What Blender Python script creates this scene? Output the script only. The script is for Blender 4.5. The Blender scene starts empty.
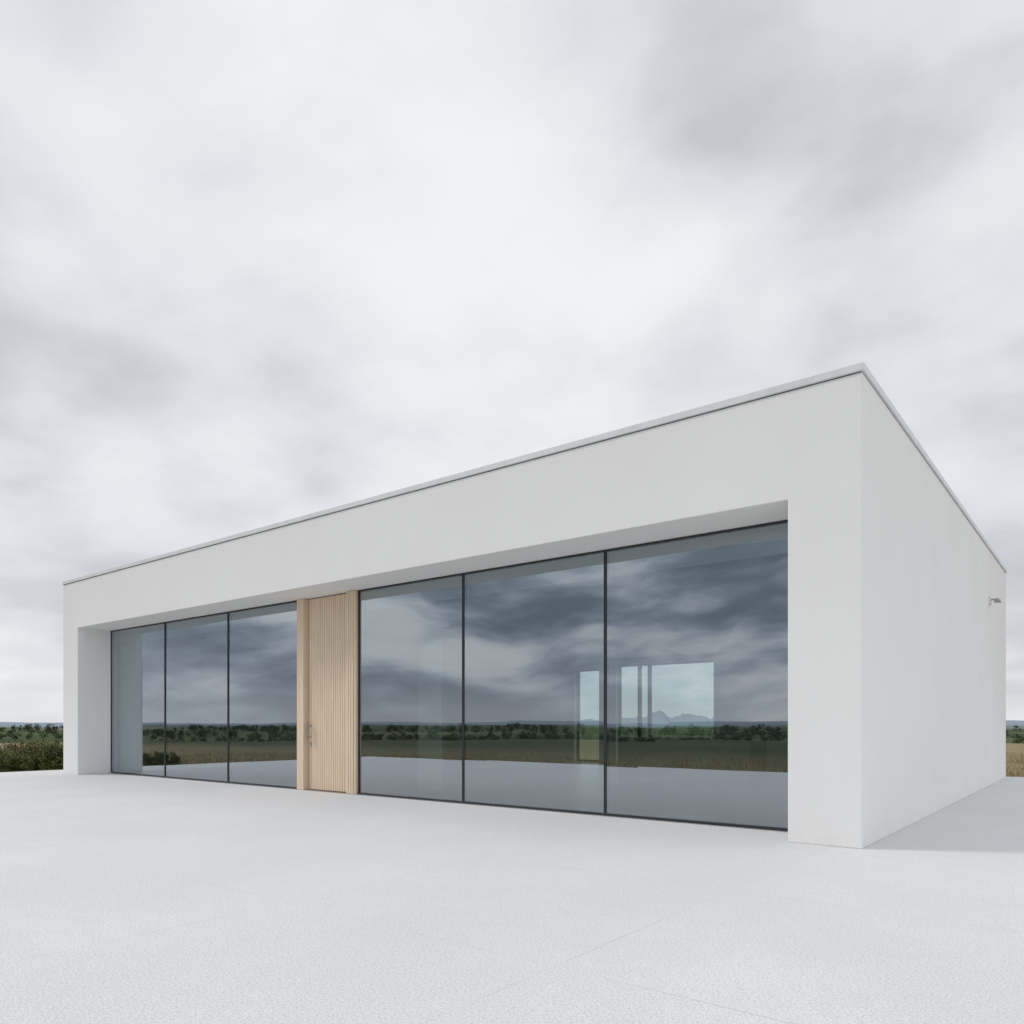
import bpy, bmesh, math, random
import numpy as np
from mathutils import Vector, noise
random.seed(4); rng=np.random.default_rng(7)
sc=bpy.context.scene
sc.view_settings.view_transform='Standard'; sc.view_settings.look='None'; sc.view_settings.exposure=0

# ---------------------------------------------------------------- helpers
class NT:
    def __init__(s,tree): s.t=tree
    def n(s,typ,ins=None,**kw):
        nd=s.t.nodes.new(typ)
        for k,v in kw.items(): setattr(nd,k,v)
        if ins:
            for k,v in ins.items():
                if isinstance(v,bpy.types.NodeSocket): s.t.links.new(v,nd.inputs[k])
                else: nd.inputs[k].default_value=v
        return nd
    def m(s,op,a,b=0.0,c=None,clamp=False):
        ins={0:a,1:b}
        if c is not None: ins[2]=c
        nd=s.n('ShaderNodeMath',ins,operation=op); nd.use_clamp=clamp
        return nd.outputs[0]
    def mix(s,f,a,b):
        nd=s.t.nodes.new('ShaderNodeMix'); nd.data_type='RGBA'
        for i,v in ((0,f),(6,a),(7,b)):
            if isinstance(v,bpy.types.NodeSocket): s.t.links.new(v,nd.inputs[i])
            else: nd.inputs[i].default_value=v
        return nd.outputs[2]
    def ss(s,v,lo,hi,a=0.0,b=1.0):
        nd=s.n('ShaderNodeMapRange',{0:v,1:lo,2:hi,3:a,4:b},interpolation_type='SMOOTHSTEP')
        return nd.outputs[0]
def C(r,g,b): return (r,g,b,1)
def mat(name):
    m=bpy.data.materials.new(name); m.use_nodes=True
    t=m.node_tree; t.nodes.clear(); N=NT(t)
    out=t.nodes.new('ShaderNodeOutputMaterial'); b=t.nodes.new('ShaderNodeBsdfPrincipled')
    t.links.new(b.outputs[0],out.inputs[0]); return m,N,b,out
def obj(name,me,parent=None,mt=None):
    o=bpy.data.objects.new(name,me); sc.collection.objects.link(o)
    if parent: o.parent=parent
    if mt: me.materials.append(mt)
    return o
def boxes(name,lst,parent,mt,bevel=0):
    bm=bmesh.new()
    for (x0,x1,y0,y1,z0,z1) in lst:
        v=[bm.verts.new(p) for p in ((x0,y0,z0),(x1,y0,z0),(x1,y1,z0),(x0,y1,z0),(x0,y0,z1),(x1,y0,z1),(x1,y1,z1),(x0,y1,z1))]
        for f in ((3,2,1,0),(4,5,6,7),(0,1,5,4),(1,2,6,5),(2,3,7,6),(3,0,4,7)): bm.faces.new([v[i] for i in f])
    me=bpy.data.meshes.new(name); bm.to_mesh(me); bm.free()
    o=obj(name,me,parent,mt)
    if bevel:
        md=o.modifiers.new('bev','BEVEL'); md.width=bevel; md.segments=2; md.limit_method='ANGLE'
    return o
def noise_tex(N,scale,detail=4,rough=.5,vec=None,**k):
    ins={'Scale':scale,'Detail':detail,'Roughness':rough}
    if vec is not None: ins['Vector']=vec
    return N.n('ShaderNodeTexNoise',ins,**k).outputs[0]

# ---------------------------------------------------------------- materials
def plaster():
    m,N,b,o=mat('white_render')
    pos=N.n('ShaderNodeNewGeometry').outputs['Position']
    a=noise_tex(N,.5,5,.6,pos); g=noise_tex(N,140,3,.6,pos); s=noise_tex(N,9,5,.6,pos)
    z=N.n('ShaderNodeSeparateXYZ',{0:pos}).outputs[2]
    c=N.mix(N.ss(a,.3,.7),C(.80,.79,.77),C(.825,.817,.80))
    splash=N.m('MULTIPLY',N.ss(z,0,.22,1,0),N.ss(s,.35,.75,.02,.25))
    c=N.mix(splash,c,C(.6,.59,.56))
    b.inputs['Roughness'].default_value=.9; b.inputs['Specular IOR Level'].default_value=.2
    N.t.links.new(c,b.inputs['Base Color'])
    bp=N.n('ShaderNodeBump',{'Strength':.2,'Distance':.003,'Height':N.m('ADD',g,N.m('MULTIPLY',s,.5))})
    N.t.links.new(bp.outputs[0],b.inputs['Normal']); return m
def concrete():
    m,N,b,o=mat('pale_concrete')
    pos=N.n('ShaderNodeNewGeometry').outputs['Position']
    sx=N.n('ShaderNodeSeparateXYZ',{0:pos}); x,y=sx.outputs[0],sx.outputs[1]
    a=noise_tex(N,.45,6,.6,pos); s=noise_tex(N,75,3,.8,pos); s2=noise_tex(N,7,5,.6,pos); s3=noise_tex(N,150,2,.7,pos)
    c=N.mix(N.ss(a,.3,.7),C(.625,.625,.625),C(.68,.68,.678))
    c=N.mix(N.ss(s2,.4,.75,0,.35),c,C(.585,.585,.585))
    c=N.mix(N.ss(s,.49,.64,0,.75),c,C(.44,.44,.45))
    c=N.mix(N.ss(s,.48,.32,0,.55),c,C(.80,.80,.80))
    c=N.mix(N.ss(s3,.52,.68,0,.5),c,C(.40,.40,.41))
    wob=N.m('MULTIPLY',N.m('SUBTRACT',noise_tex(N,6,4,.6,pos),.5),.012)
    def joint(v,off,per):
        q=N.m('ADD',N.m('DIVIDE',N.m('SUBTRACT',N.m('ADD',v,wob),off),per),.5)
        d=N.m('MULTIPLY',N.m('ABSOLUTE',N.m('SUBTRACT',N.m('FRACT',q),.5)),per)
        return N.ss(d,.002,.006,1,0)
    j=N.m('MAXIMUM',joint(x,-.28,2.18),joint(y,-4.73,2.18))
    fade=noise_tex(N,.8,3,.5,pos)
    jj=N.m('MULTIPLY',j,N.ss(fade,.38,.65,.06,.5))
    c=N.mix(jj,c,C(.36,.36,.36))
    N.t.links.new(c,b.inputs['Base Color'])
    b.inputs['Roughness'].default_value=.85; b.inputs['Specular IOR Level'].default_value=.25
    h=N.m('SUBTRACT',N.m('ADD',s,N.m('MULTIPLY',s3,.5)),N.m('MULTIPLY',jj,1))
    bp=N.n('ShaderNodeBump',{'Strength':.3,'Distance':.003,'Height':h})
    N.t.links.new(bp.outputs[0],b.inputs['Normal']); return m
def simple(name,col,rough=.5,metal=0,spec=.5,var=.1):
    m,N,b,o=mat(name)
    pos=N.n('ShaderNodeNewGeometry').outputs['Position']
    a=noise_tex(N,3,5,.6,pos)
    d=tuple(v*(1-var) for v in col)
    N.t.links.new(N.mix(N.ss(a,.3,.7),C(*d),C(*col)),b.inputs['Base Color'])
    b.inputs['Roughness'].default_value=rough; b.inputs['Metallic'].default_value=metal
    b.inputs['Specular IOR Level'].default_value=spec; return m
def wood(name='larch_wood',k=1.0):
    m,N,b,o=mat(name)
    pos=N.n('ShaderNodeNewGeometry').outputs['Position']
    mp=N.n('ShaderNodeMapping',{0:pos,3:(30,30,1.1)}).outputs[0]
    g=noise_tex(N,1.2,6,.6,mp,normalize=True)
    mp2=N.n('ShaderNodeMapping',{0:pos,3:(17.5,2,.15)}).outputs[0]
    bnd=noise_tex(N,1,1,.5,mp2)
    c=N.mix(N.ss(g,.3,.7),C(.69*k,.53*k,.38*k),C(.82*k,.67*k,.51*k))
    c=N.mix(N.ss(bnd,.35,.65,0,.4),c,C(.71*k,.57*k,.425*k))
    N.t.links.new(c,b.inputs['Base Color']); b.inputs['Roughness'].default_value=.6
    b.inputs['Specular IOR Level'].default_value=.3
    return m
def glass():
    m=bpy.data.materials.new('tinted_glass'); m.use_nodes=True; t=m.node_tree; t.nodes.clear(); N=NT(t)
    out=t.nodes.new('ShaderNodeOutputMaterial')
    pos=N.n('ShaderNodeNewGeometry').outputs['Position']
    w=noise_tex(N,.55,1,.4,pos)
    bp=N.n('ShaderNodeBump',{'Strength':.12,'Distance':.01,'Height':w}).outputs[0]
    gl=N.n('ShaderNodeBsdfGlossy',{'Color':C(.86,.93,1.0),'Roughness':.0,'Normal':bp})
    tr=N.n('ShaderNodeBsdfTransparent',{'Color':C(.62,.72,.70)})
    fr=N.n('ShaderNodeFresnel',{'IOR':1.5}).outputs[0]
    f=N.m('ADD',N.m('MULTIPLY',fr,1.2),.33,clamp=True)
    mx=N.n('ShaderNodeMixShader',{0:f}); t.links.new(tr.outputs[0],mx.inputs[1]); t.links.new(gl.outputs[0],mx.inputs[2])
    t.links.new(mx.outputs[0],out.inputs[0]); return m
def terrain_mat():
    m,N,b,o=mat('countryside')
    pos=N.n('ShaderNodeNewGeometry').outputs['Position']
    sx=N.n('ShaderNodeSeparateXYZ',{0:pos})
    flat=N.n('ShaderNodeCombineXYZ',{0:sx.outputs[0],1:sx.outputs[1]}).outputs[0]
    d=N.n('ShaderNodeVectorMath',{0:flat},operation='LENGTH').outputs['Value']
    vo=N.n('ShaderNodeTexVoronoi',{'Vector':flat,'Scale':.0055,'Randomness':.9})
    r=N.n('ShaderNodeSeparateColor',{0:vo.outputs['Color']}).outputs[0]
    cr=N.n('ShaderNodeValToRGB',{0:r}); e=cr.color_ramp; e.interpolation='CONSTANT'
    e.elements[0].color=C(.045,.065,.028); e.elements[1].position=.25; e.elements[1].color=C(.07,.1,.045)
    for p,c in ((.5,C(.2,.175,.10)),(.62,C(.055,.08,.035)),(.8,C(.10,.115,.06))):
        x=e.elements.new(p); x.color=c
    near=N.mix(noise_tex(N,.35,6,.65,pos),C(.20,.165,.09),C(.46,.37,.235))
    tuft=noise_tex(N,5,5,.7,pos)
    near=N.mix(N.ss(tuft,.45,.7,0,.5),near,C(.16,.14,.07))
    south=N.ss(sx.outputs[1],-30,-3,1,0)
    near=N.mix(N.m('MULTIPLY',south,.92),near,N.mix(N.ss(noise_tex(N,.06,5,.6,pos),.4,.65),C(.035,.06,.03),C(.08,.09,.05)))
    c=N.mix(N.ss(d,130,220),near,cr.outputs[0])
    c=N.mix(N.m('MULTIPLY',noise_tex(N,.03,6,.7,pos),.5),c,C(.05,.06,.03))
    c=N.mix(N.ss(d,900,5000,0,.75),c,C(.26,.31,.36))  # aerial haze painted into the ground colour by distance
    N.t.links.new(c,b.inputs['Base Color']); b.inputs['Roughness'].default_value=1; b.inputs['Specular IOR Level'].default_value=.05
    bp=N.n('ShaderNodeBump',{'Strength':.6,'Distance':.1,'Height':tuft}); N.t.links.new(bp.outputs[0],b.inputs['Normal'])
    return m
def leafmat(name,a,bc,scale=2.0):
    m,N,b,o=mat(name)
    pos=N.n('ShaderNodeNewGeometry').outputs['Position']
    ri=N.n('ShaderNodeNewGeometry').outputs['Random Per Island']
    f=N.m('ADD',N.m('MULTIPLY',N.ss(noise_tex(N,scale,3,.6,pos),.35,.65),.6),N.m('MULTIPLY',ri,.4))
    N.t.links.new(N.mix(f,C(*a),C(*bc)),b.inputs['Base Color'])
    b.inputs['Roughness'].default_value=.75; b.inputs['Specular IOR Level'].default_value=.15
    return m
M_pl=plaster(); M_co=concrete(); M_wood=wood(); M_wood2=wood('larch_wood_shaded',.8); M_gl=glass(); M_ter=terrain_mat()  # M_wood2: same larch darkened, recess shade put into the colour
M_fr=simple('anodised_frame',(.045,.05,.053),.35,.3)
M_cop=simple('coping_metal',(.74,.745,.745),.5,.0)
M_gap=simple('dark_gasket_and_shade',(.12,.12,.12),.8)  # gaskets and membrane, also the painted shadow line below the coping
M_floor=simple('interior_floor',(.36,.36,.35),.35,0,.5)
M_steel=simple('brushed_steel',(.42,.42,.41),.3,1)

# ---------------------------------------------------------------- house
L=18.18; D=12.48; H=4.578; X0=-17.37; X1=-.706; ZO=3.48; YG=.757
house=bpy.data.objects.new('modern_house',None); sc.collection.objects.link(house)
shell=boxes('walls',[(-L,0,0,D,0,H)],house,M_pl)
cut=boxes('cut',[(X0,X1,-1,.95,-1,ZO)],None,None)
cut2=boxes('cut2',[(-17.45,-.6,.9,D-.35,-1,3.15)],None,None)
WINS=((-9.85,-6.76,.03,2.98,(-9.15,-8.82)),(-11.35,-10.45,.03,2.9,()))
cut3=boxes('cut3',[(a,b,D-1,D+1,z0,z1) for a,b,z0,z1,_ in WINS],None,None)
for c in (cut,cut2,cut3):
    md=shell.modifiers.new('b','BOOLEAN'); md.object=c; md.operation='DIFFERENCE'; md.solver='EXACT'
bv=shell.modifiers.new('bev','BEVEL'); bv.width=.007; bv.segments=2; bv.limit_method='ANGLE'
dg=bpy.context.evaluated_depsgraph_get(); me=bpy.data.meshes.new_from_object(shell.evaluated_get(dg))
shell.modifiers.clear(); shell.data=me
if not me.materials: me.materials.append(M_pl)
for c in (cut,cut2,cut3): bpy.data.objects.remove(c)
def ring(o,i,z0,z1):   # outer overhang, inner offset
    return [(-L-o,0+o,-o,i,z0,z1),(-L-o,0+o,D-i,D+o,z0,z1),(-L-o,-L+i,i,D-i,z0,z1),(-i,o,i,D-i,z0,z1)]
boxes('coping_shadow_strip',ring(-.008,.3,H+.001,H+.010),house,M_gap)  # solid dark strip standing in for the shadow beneath the coping
boxes('roof_coping',ring(.020,.34,H+.011,H+.084),house,M_cop,.003)
boxes('roof_membrane',[(-L+.35,-.35,.35,D-.35,H+.002,H+.03)],house,M_gap)
boxes('interior_floor',[(-17.6,-.5,.80,D-.2,-.04,.012)],house,M_floor)
boxes('threshold',[(X0+.004,X1-.004,.70,.796,-.03,.010)],house,M_steel)

# glazing
seg=[(X0,-14.75),(-14.75,-12.21),(-12.21,-9.86),(-8.21,-5.816),(-5.816,-3.326),(-3.326,X1)]
fr=[];gls=[]
for a,b_ in ((X0,-9.86),(-8.21,X1)):
    fr.append((a+.003,b_-.003,YG-.006,YG+.08,.012,.036)); fr.append((a+.003,b_-.003,YG-.006,YG+.08,3.450,3.477))
for a,b_ in seg:
    fr.append((a+.003,a+.017,YG-.002,YG+.08,.037,3.449)); fr.append((b_-.017,b_-.003,YG-.002,YG+.08,.037,3.449))
boxes('window_frames',fr,house,M_fr,.002)
mul=[(x-.0025,x+.0025,YG+.012,YG+.075,.037,3.449) for x in (-14.75,-12.21,-5.816,-3.326)]
boxes('mullion_gaskets',mul,house,M_gap)
bm=bmesh.new()
for k,(a,b_) in enumerate(seg):
    j=rng.normal(0,.0018,4); y=YG+.014
    vs=[bm.verts.new(p) for p in ((a+.008,y+j[0],.03),(b_-.008,y+j[1],.03),(b_-.008,y+j[2],3.458),(a+.008,y+j[3],3.458))]
    bm.faces.new(vs)
me=bpy.data.meshes.new('glass_panes'); bm.to_mesh(me); bm.free(); obj('glass_panes',me,house,M_gl)
# rear windows
rf=[];bm=bmesh.new()
for a,b_,z0,z1,mm in WINS:
    y=D-.2
    rf+= [(a,b_,y,y+.08,z0,z0+.06),(a,b_,y,y+.08,z1-.06,z1),(a,a+.06,y,y+.08,z0+.061,z1-.061),(b_-.06,b_,y,y+.08,z0+.061,z1-.061)]
    for q in mm: rf.append((q-.05,q+.05,y,y+.08,z0+.061,z1-.061))
    vs=[bm.verts.new(p) for p in ((a+.03,y+.04,z0+.03),(b_-.03,y+.04,z0+.03),(b_-.03,y+.04,z1-.03),(a+.03,y+.04,z1-.03))]; bm.faces.new(vs)
me=bpy.data.meshes.new('rear_glass'); bm.to_mesh(me); bm.free(); 
M_rg=bpy.data.materials.new('clear_glass'); M_rg.use_nodes=True; t=M_rg.node_tree; t.nodes.clear(); N=NT(t)
o_=t.nodes.new('ShaderNodeOutputMaterial'); gl=N.n('ShaderNodeBsdfGlossy',{'Roughness':0.0}); tr=N.n('ShaderNodeBsdfTransparent',{'Color':C(.72,.80,.78)})
mx=N.n('ShaderNodeMixShader',{0:N.n('ShaderNodeFresnel',{'IOR':1.5}).outputs[0]}); t.links.new(tr.outputs[0],mx.inputs[1]); t.links.new(gl.outputs[0],mx.inputs[2]); t.links.new(mx.outputs[0],o_.inputs[0])
obj('rear_glass',me,house,M_rg)
boxes('rear_window_frames',rf,house,M_fr)
# interior parts
boxes('interior_column',[(-8.22,-7.62,2.2,2.35,.013,2.74)],house,M_pl,.005)
boxes('interior_partition',[(-17.44,-16.35,1.0,1.12,.013,3.149)],house,M_pl,.005)
boxes('kitchen_counter',[(-6.2,-3.4,6.0,6.9,.013,.92)],house,simple('counter',(.3,.29,.27),.5),.01)

# door
y0=YG-.06
boxes('door_jambs',[(-9.835,-9.64,y0,YG+.1,.006,3.474),(-8.44,-8.215,y0+.012,YG+.1,.006,3.474)],house,M_wood,.004)
boxes('door_edge_strip',[(-9.856,-9.837,y0+.02,YG+.1,.006,3.474)],house,M_wood2)
sl=[]; w=.052; g=.0095
x=-9.565
boxes('door_leaf',[(-9.638,-8.442,YG+.05,YG+.1,.012,3.47)],house,M_wood2)  # shaded wood colour darkens the grooves and the recess beside the slats
while x+w< -8.445:
    sl.append((x,x+w,YG+.022,YG+.0495,.02,3.46)); x+=w+g
boxes('slatted_door',sl,house,M_wood,.005)
jb=[]; x=-8.438
while x+w<-8.212:
    jb.append((x,x+w-.002,y0-.004,y0+.0115,.01,3.472)); x+=w+.009
boxes('jamb_battens',jb,house,M_wood,.004)
boxes('door_handle',[(-9.535,-9.51,YG-.07,YG-.045,.92,1.22),(-9.53,-9.515,YG-.045,YG+.0215,.96,.985),(-9.53,-9.515,YG-.045,YG+.0215,1.155,1.18)],house,M_steel,.004)
boxes('door_lock',[(-9.545,-9.50,YG+.014,YG+.0215,.80,.87)],house,M_steel,.002)
wl=bpy.data.objects.new('wall_lamp',None); sc.collection.objects.link(wl)
boxes('back_plate',[(.001,.03,9.5,9.66,3.52,3.68)],wl,M_cop,.006)
boxes('arm',[(.031,.16,9.56,9.60,3.6,3.63)],wl,M_steel,.004)
boxes('lamp_head',[(.08,.19,9.50,9.66,3.55,3.599)],wl,M_steel,.01)

# ---------------------------------------------------------------- plaza, terrain
boxes('plaza_paving',[(-19.8,14,-9.6,12.85,-.14,0)],None,M_co,.006)
rs=[0.0]+list(np.geomspace(6,9000,130)); SEG=220
cx0,cy0=-5,2
def th(x,y):
    d=math.hypot(x-cx0,y-cy0)
    z=-.16
    t=min(max((d-26)/300,0),1); t=t*t*(3-2*t); z-=6.6*t
    u=min(max((d-60)/500,0),1)
    z+=u*2.2*noise.noise(Vector((x*.004,y*.004,1.3)))
    u2=min(max((d-900)/1500,0),1)
    z+=u2*(4+14*noise.noise(Vector((x*.0011,y*.0011,5.3))))-u2*6
    if d>22: z+=.06*noise.noise(Vector((x*.25,y*.25,0)))
    return z
verts=[(cx0,cy0,-.16)];faces=[]
for r in rs[1:]:
    for k in range(SEG):
        a=2*math.pi*k/SEG; x=cx0+r*math.cos(a); y=cy0+r*math.sin(a); verts.append((x,y,th(x,y)))
for k in range(SEG): faces.append((0,1+k,1+(k+1)%SEG))
for i in range(len(rs)-2):
    b0=1+i*SEG; b1=b0+SEG
    for k in range(SEG): k2=(k+1)%SEG; faces.append((b0+k,b1+k,b1+k2,b0+k2))
me=bpy.data.meshes.new('terrain'); me.from_pydata(verts,[],faces)
for p in me.polygons: p.use_smooth=True
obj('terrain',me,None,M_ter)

M_hill=simple('haze_tinted_hills',(.26,.31,.37),1,0,.05,.2)  # bluish distance haze is part of the base colour
hv=[];hf=[]
def ridge(az0,az1,R,hmax,seed,fr=.045):
    n=160; base=len(hv)
    for i in range(n+1):
        a=math.radians(az0+(az1-az0)*i/n)
        s=math.sin(math.pi*i/n)**.7
        h=hmax*s*(.45+.55*abs(noise.fractal(Vector((i*fr,seed,0)),1,2,5))*1.6)
        for (rr,zz) in ((R-900,-25),(R-300,h*.55),(R,h),(R+700,-30)):
            hv.append((rr*math.cos(a),rr*math.sin(a),zz))
    for i in range(n):
        for j in range(3):
            q=base+i*4+j; hf.append((q,q+4,q+5,q+1))
ridge(111,124,6500,120,2.0,.03); ridge(60,150,7800,45,7.7); ridge(180,360,7600,38,4.1); ridge(150,190,7600,30,9.1)
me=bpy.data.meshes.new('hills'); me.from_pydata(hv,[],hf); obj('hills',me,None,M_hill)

# ---------------------------------------------------------------- vegetation
def leaves(name,cent,size,mt,blade=False):
    n=len(cent); size=np.broadcast_to(size,(n,))
    a=rng.normal(size=(n,3)); a/=np.linalg.norm(a,axis=1)[:,None]
    b=rng.normal(size=(n,3)); b-= (a*b).sum(1)[:,None]*a; b/=np.linalg.norm(b,axis=1)[:,None]
    s=size[:,None]
    if blade:
        a=np.array([0,0,1])+rng.normal(size=(n,3))*.3; b=rng.normal(size=(n,3)); b[:,2]=0; b/=np.linalg.norm(b,axis=1)[:,None]; b*=.06
        P=np.stack([cent-b*s,cent+b*s,cent+a*s],1); k=3
    else:
        P=np.stack([cent-a*s,cent-b*s*.45,cent+a*s,cent+b*s*.45],1); k=4
    me=bpy.data.meshes.new(name); V=P.reshape(-1,3).astype(np.float32)
    me.vertices.add(len(V)); me.vertices.foreach_set('co',V.ravel())
    me.loops.add(n*k); me.loops.foreach_set('vertex_index',np.arange(n*k,dtype=np.int32))
    me.polygons.add(n); me.polygons.foreach_set('loop_start',np.arange(0,n*k,k,dtype=np.int32)); me.polygons.foreach_set('loop_total',np.full(n,k,dtype=np.int32))
    me.update(); me.validate(); return obj(name,me,None,mt)
C_=[];S_=[]
def tree(x,y,h):
    z=th(x,y); nn=int(130+h*10); w=h*random.uniform(.42,.62)
    nl=random.randint(5,8)
    for _ in range(nl):
        c=np.array([x+random.gauss(0,w*.38),y+random.gauss(0,w*.38),z+h*random.uniform(.15,.75)])
        r=h*random.uniform(.18,.30)
        p=rng.normal(size=(nn//nl,3)); p/=np.linalg.norm(p,axis=1)[:,None]; p*=rng.uniform(.4,1,(len(p),1))*r
        C_.append(c+p*np.array([1.1,1.1,.9])); S_.append(np.full(len(p),h*.075))
    p=np.zeros((8,3)); p[:]=(x,y,z); p[:,2]+=np.linspace(0,h*.35,8); C_.append(p); S_.append(np.full(8,h*.06))
def belt(x0,y0,x1,y1,sp,h0,h1,gap=.1,wd=5):
    n=int(math.hypot(x1-x0,y1-y0)/sp)
    for i in range(n):
        if random.random()<gap: continue
        t=(i+random.random())/n; tree(x0+(x1-x0)*t+random.gauss(0,wd),y0+(y1-y0)*t+random.gauss(0,wd),random.uniform(h0,h1))
belt(-40,330,160,280,3.2,4.5,7.0,.05)
belt(60,200,90,215,3,3,4.5,.1,2)
belt(-420,60,-380,330,3.5,3.5,5.5,.12); belt(-640,-60,-560,380,5,5,8,.2)
belt(-1100,-300,-1000,600,9,7,11,.3)
belt(-500,-230,260,-300,3.2,3.5,6,.14); belt(-300,-150,-60,-190,3,2.5,4,.2,3); belt(-900,-480,600,-560,6,7,10,.2)
belt(-350,-40,-280,-420,4,3,5,.2)
for _ in range(200):
    a=random.uniform(0,2*math.pi); r=random.uniform(450,1500); tree(r*math.cos(a),r*math.sin(a),random.uniform(4,8))
M_tr=leafmat('tree_foliage',(.022,.035,.016),(.07,.09,.035),.08)
leaves('distant_trees',np.concatenate(C_),np.concatenate(S_),M_tr)
def shrub(name,cx,cy,w,h,n,mt):
    pts=[]
    zb=th(cx,cy)
    for _ in range(26):
        c=np.array([cx+random.uniform(-w,w)*.8,cy+random.uniform(-w,w)*.8,zb+h*random.uniform(.15,.72)])
        r=random.uniform(.16,.34)*h
        p=rng.normal(size=(n//26,3)); p/=np.linalg.norm(p,axis=1)[:,None]; p*=(rng.uniform(.25,1,(len(p),1))**.6)*r*rng.uniform(.8,1.35,(len(p),1))
        pts.append(c+p)
    for _ in range(40):
        q=np.array([cx+random.uniform(-w,w),cy+random.uniform(-w,w),zb+h*.6]); d=np.array([random.gauss(0,.25),random.gauss(0,.25),1])
        t=np.linspace(0,h*random.uniform(.25,.5),14)[:,None]; pts.append(q+d*t+rng.normal(0,.015,(14,3)))
    P=np.concatenate(pts); P=P[P[:,2]>zb-.02]
    leaves(name,P,rng.uniform(.022,.05,len(P)),mt)
M_s1=leafmat('shrub_foliage',(.035,.055,.018),(.17,.18,.06),2.5)
M_s2=leafmat('shrub_foliage_olive',(.06,.065,.025),(.26,.22,.11),2.5)
for i,(x,y,w,h) in enumerate(((-21.2,-.5,.8,.62),(-22.3,1.2,1.1,.85),(-21.0,1.0,.7,.85),(-23.6,-1.4,1.0,.55),(-24.4,1.6,1.2,.85),(-21.1,2.6,.9,.95),(-22.3,-2.6,.8,.45),(-26,.2,1.2,.7))):
    shrub('shrub',x,y,w,h,9000,M_s2 if i%3==1 else M_s1)
g=[]
for _ in range(60000):
    r=random.random()
    if r<.5: x=random.uniform(-2,26); y=12.9+abs(random.gauss(0,10))
    elif r<.8: x=-19.85-abs(random.gauss(0,7)); y=random.uniform(-12,10)
    else: x=random.uniform(-22,15); y=-9.7-abs(random.gauss(0,5))
    g.append((x,y,th(x,y)))
leaves('grass',np.array(g),rng.uniform(.06,.18,len(g)),leafmat('dry_grass',(.15,.13,.06),(.42,.33,.19),.6),blade=True)
M_rf=simple('roof_tiles',(.22,.15,.12),.9); M_hw=simple('farm_wall',(.55,.52,.47),.9)
def farm(x,y,w,d,h,rot):
    p=bpy.data.objects.new('farmhouse',None); sc.collection.objects.link(p)
    p.location=(x,y,th(x,y)-.3); p.rotation_euler[2]=rot
    boxes('farm_walls',[(-w/2,w/2,-d/2,d/2,0,h)],p,M_hw)
    me=bpy.data.meshes.new('gable_roof'); r=d*.32; e=.4
    me.from_pydata([(-w/2-e,-d/2-e,h-.1),(w/2+e,-d/2-e,h-.1),(w/2+e,d/2+e,h-.1),(-w/2-e,d/2+e,h-.1),(-w/2-e,0,h+r),(w/2+e,0,h+r)],[],[(0,1,5,4),(2,3,4,5),(0,4,3),(1,2,5),(3,2,1,0)])
    obj('gable_roof',me,p,M_rf)
    boxes('farm_windows',[(-w/2+w*(.12+.22*i),-w/2+w*(.12+.22*i)+1,-d/2-.03,-d/2-.004,1,2.4) for i in range(4)]+[(w/2+.004,w/2+.03,-1,1,.3,2.4)],p,M_fr)
for a in ((-500,75,16,8,5,1.2),(-560,120,12,8,5,.4),(-470,130,22,9,5,.9),(-720,20,20,9,6,.7)): farm(*a)

# ---------------------------------------------------------------- world
w=bpy.data.worlds.new('World'); sc.world=w; w.use_nodes=True; t=w.node_tree; t.nodes.clear(); N=NT(t)
out=t.nodes.new('ShaderNodeOutputWorld'); bg=t.nodes.new('ShaderNodeBackground'); t.links.new(bg.outputs[0],out.inputs[0]); bg.inputs[1].default_value=.1
SE=math.radians(42); saz=math.atan2(-.874,-.486)
sky=N.n('ShaderNodeTexSky',sky_type='NISHITA'); sky.sun_disc=False; sky.sun_elevation=SE; sky.sun_rotation=saz
g=N.n('ShaderNodeTexCoord').outputs['Generated']
sp=N.n('ShaderNodeSeparateXYZ',{0:g}); dx,dy,dz=sp.outputs
zc=N.m('ADD',N.m('MAXIMUM',dz,0.0),.22)
u=N.m('DIVIDE',dx,zc); v=N.m('DIVIDE',dy,zc)
uv=N.n('ShaderNodeCombineXYZ',{0:u,1:v,2:0.0}).outputs[0]
uvm=N.n('ShaderNodeMapping',{0:uv,1:(3.1,1.7,0)}).outputs[0]
n1=noise_tex(N,1.5,2.5,.45,uvm); n2=noise_tex(N,3.6,6,.55,uvm)
g2=N.n('ShaderNodeMapping',{0:g,1:(.4,.1,.7),3:(1,1,1.7)}).outputs[0]
n3=noise_tex(N,3.4,4,.5,g2)
f=N.m('ADD',N.m('ADD',N.m('MULTIPLY',n1,.37),N.m('MULTIPLY',n2,.19)),N.m('MULTIPLY',n3,.44))
def lobe(dirv,c0,amp):
    d=N.n('ShaderNodeVectorMath',{0:g,1:Vector(dirv).normalized()},operation='DOT_PRODUCT').outputs['Value']
    return N.ss(d,c0,1,0,amp)
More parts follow.
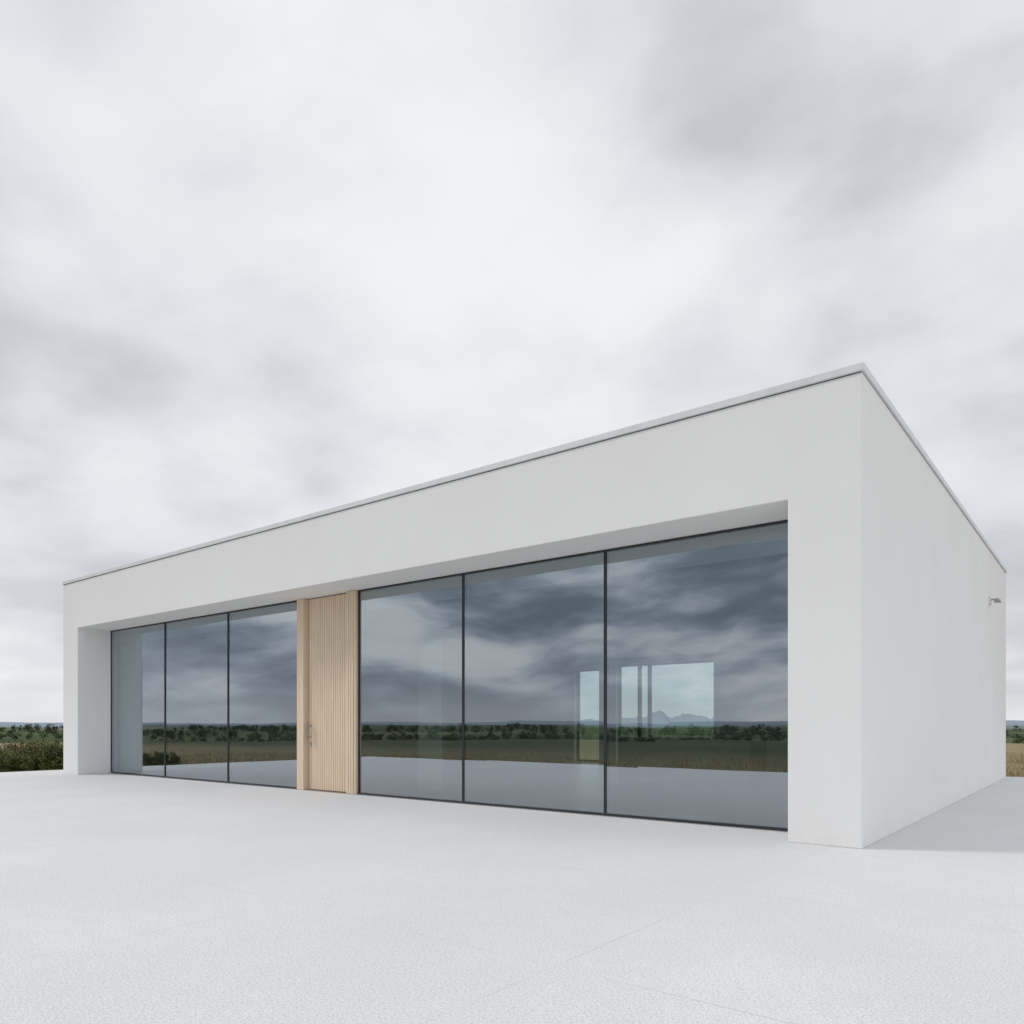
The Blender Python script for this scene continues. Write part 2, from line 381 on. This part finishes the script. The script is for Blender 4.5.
# thinner cloud (brighter) and thicker cloud (greyer) areas
for dv_,c0,amp in (((-.626,.593,.508),.93,.09),((-.50,.76,.40),.96,.06),((-.84,.475,.262),.988,.12),((-.88,.44,.17),.985,-.07),((-.78,.50,.36),.98,-.05),
                   ((-.18,.85,.45),.94,-.02),((-.05,.8,.6),.96,.03)):
    f=N.m('ADD',f,lobe(dv_,c0,amp))
f=N.ss(f,.33,.68)
cr=N.n('ShaderNodeValToRGB',{0:f}); e=cr.color_ramp
e.elements[0].position=0; e.elements[0].color=C(.53,.55,.59); e.elements[1].position=1; e.elements[1].color=C(.91,.92,.935)
x=e.elements.new(.42); x.color=C(.725,.745,.78)
col=cr.outputs[0]
low=N.m('MULTIPLY',N.ss(dy,-.6,.1,1,0),N.ss(dz,.5,.85,1,0))
wp=noise_tex(N,2.2,3,.5,g)
uv3=N.n('ShaderNodeMapping',{0:g,1:(0,.7,1.1),3:(3.4,3.4,12)}).outputs[0]
uv4=N.n('ShaderNodeVectorMath',{0:uv3,1:N.n('ShaderNodeCombineXYZ',{2:N.m('MULTIPLY',wp,1.6)}).outputs[0]},operation='ADD').outputs[0]
nb=N.m('ADD',N.m('MULTIPLY',noise_tex(N,1.15,7,.55,uv4),.78),N.m('MULTIPLY',n1,.22))
nb=N.ss(nb,.385,.615)
cd=N.n('ShaderNodeValToRGB',{0:nb}); e=cd.color_ramp
e.elements[0].position=0; e.elements[0].color=C(.21,.245,.315); e.elements[1].position=1; e.elements[1].color=C(1.0,1.0,1.0)
x=e.elements.new(.45); x.color=C(.47,.52,.61)
col=N.mix(N.m('MULTIPLY',low,.95),col,cd.outputs[0])
col=N.mix(N.ss(dz,0,.09,.5,0),col,C(.82,.835,.86))
# overcast skies are brighter overhead; unseen eastern sky raised to light the side wall
k=N.m('MULTIPLY',N.ss(dz,.72,1,1,1.6),N.ss(dx,.1,.7,1,1.35))
sc10=N.n('ShaderNodeVectorMath',{0:col,'Scale':N.m('MULTIPLY',k,10)},operation='SCALE').outputs[0]
t.links.new(N.mix(.96,sky.outputs[0],sc10),bg.inputs[0])
sun=bpy.data.lights.new('sun','SUN'); sun.energy=1.45; sun.angle=math.radians(12); sun.color=(1,.97,.93)
so=bpy.data.objects.new('sun',sun); sc.collection.objects.link(so)
dv=Vector((.874*math.cos(SE),.486*math.cos(SE),-math.sin(SE))); so.rotation_euler=dv.to_track_quat('-Z','Y').to_euler()

# ---------------------------------------------------------------- camera
cam=bpy.data.cameras.new('camera'); co=bpy.data.objects.new('camera',cam); sc.collection.objects.link(co); sc.camera=co
cam.sensor_width=36; cam.lens=763/1024*36; cam.shift_y=(724-512)/1024; cam.clip_start=.05; cam.clip_end=20000
co.location=(1.893,-7.826,1.2); co.rotation_euler=(math.radians(90),0,math.radians(38.24))
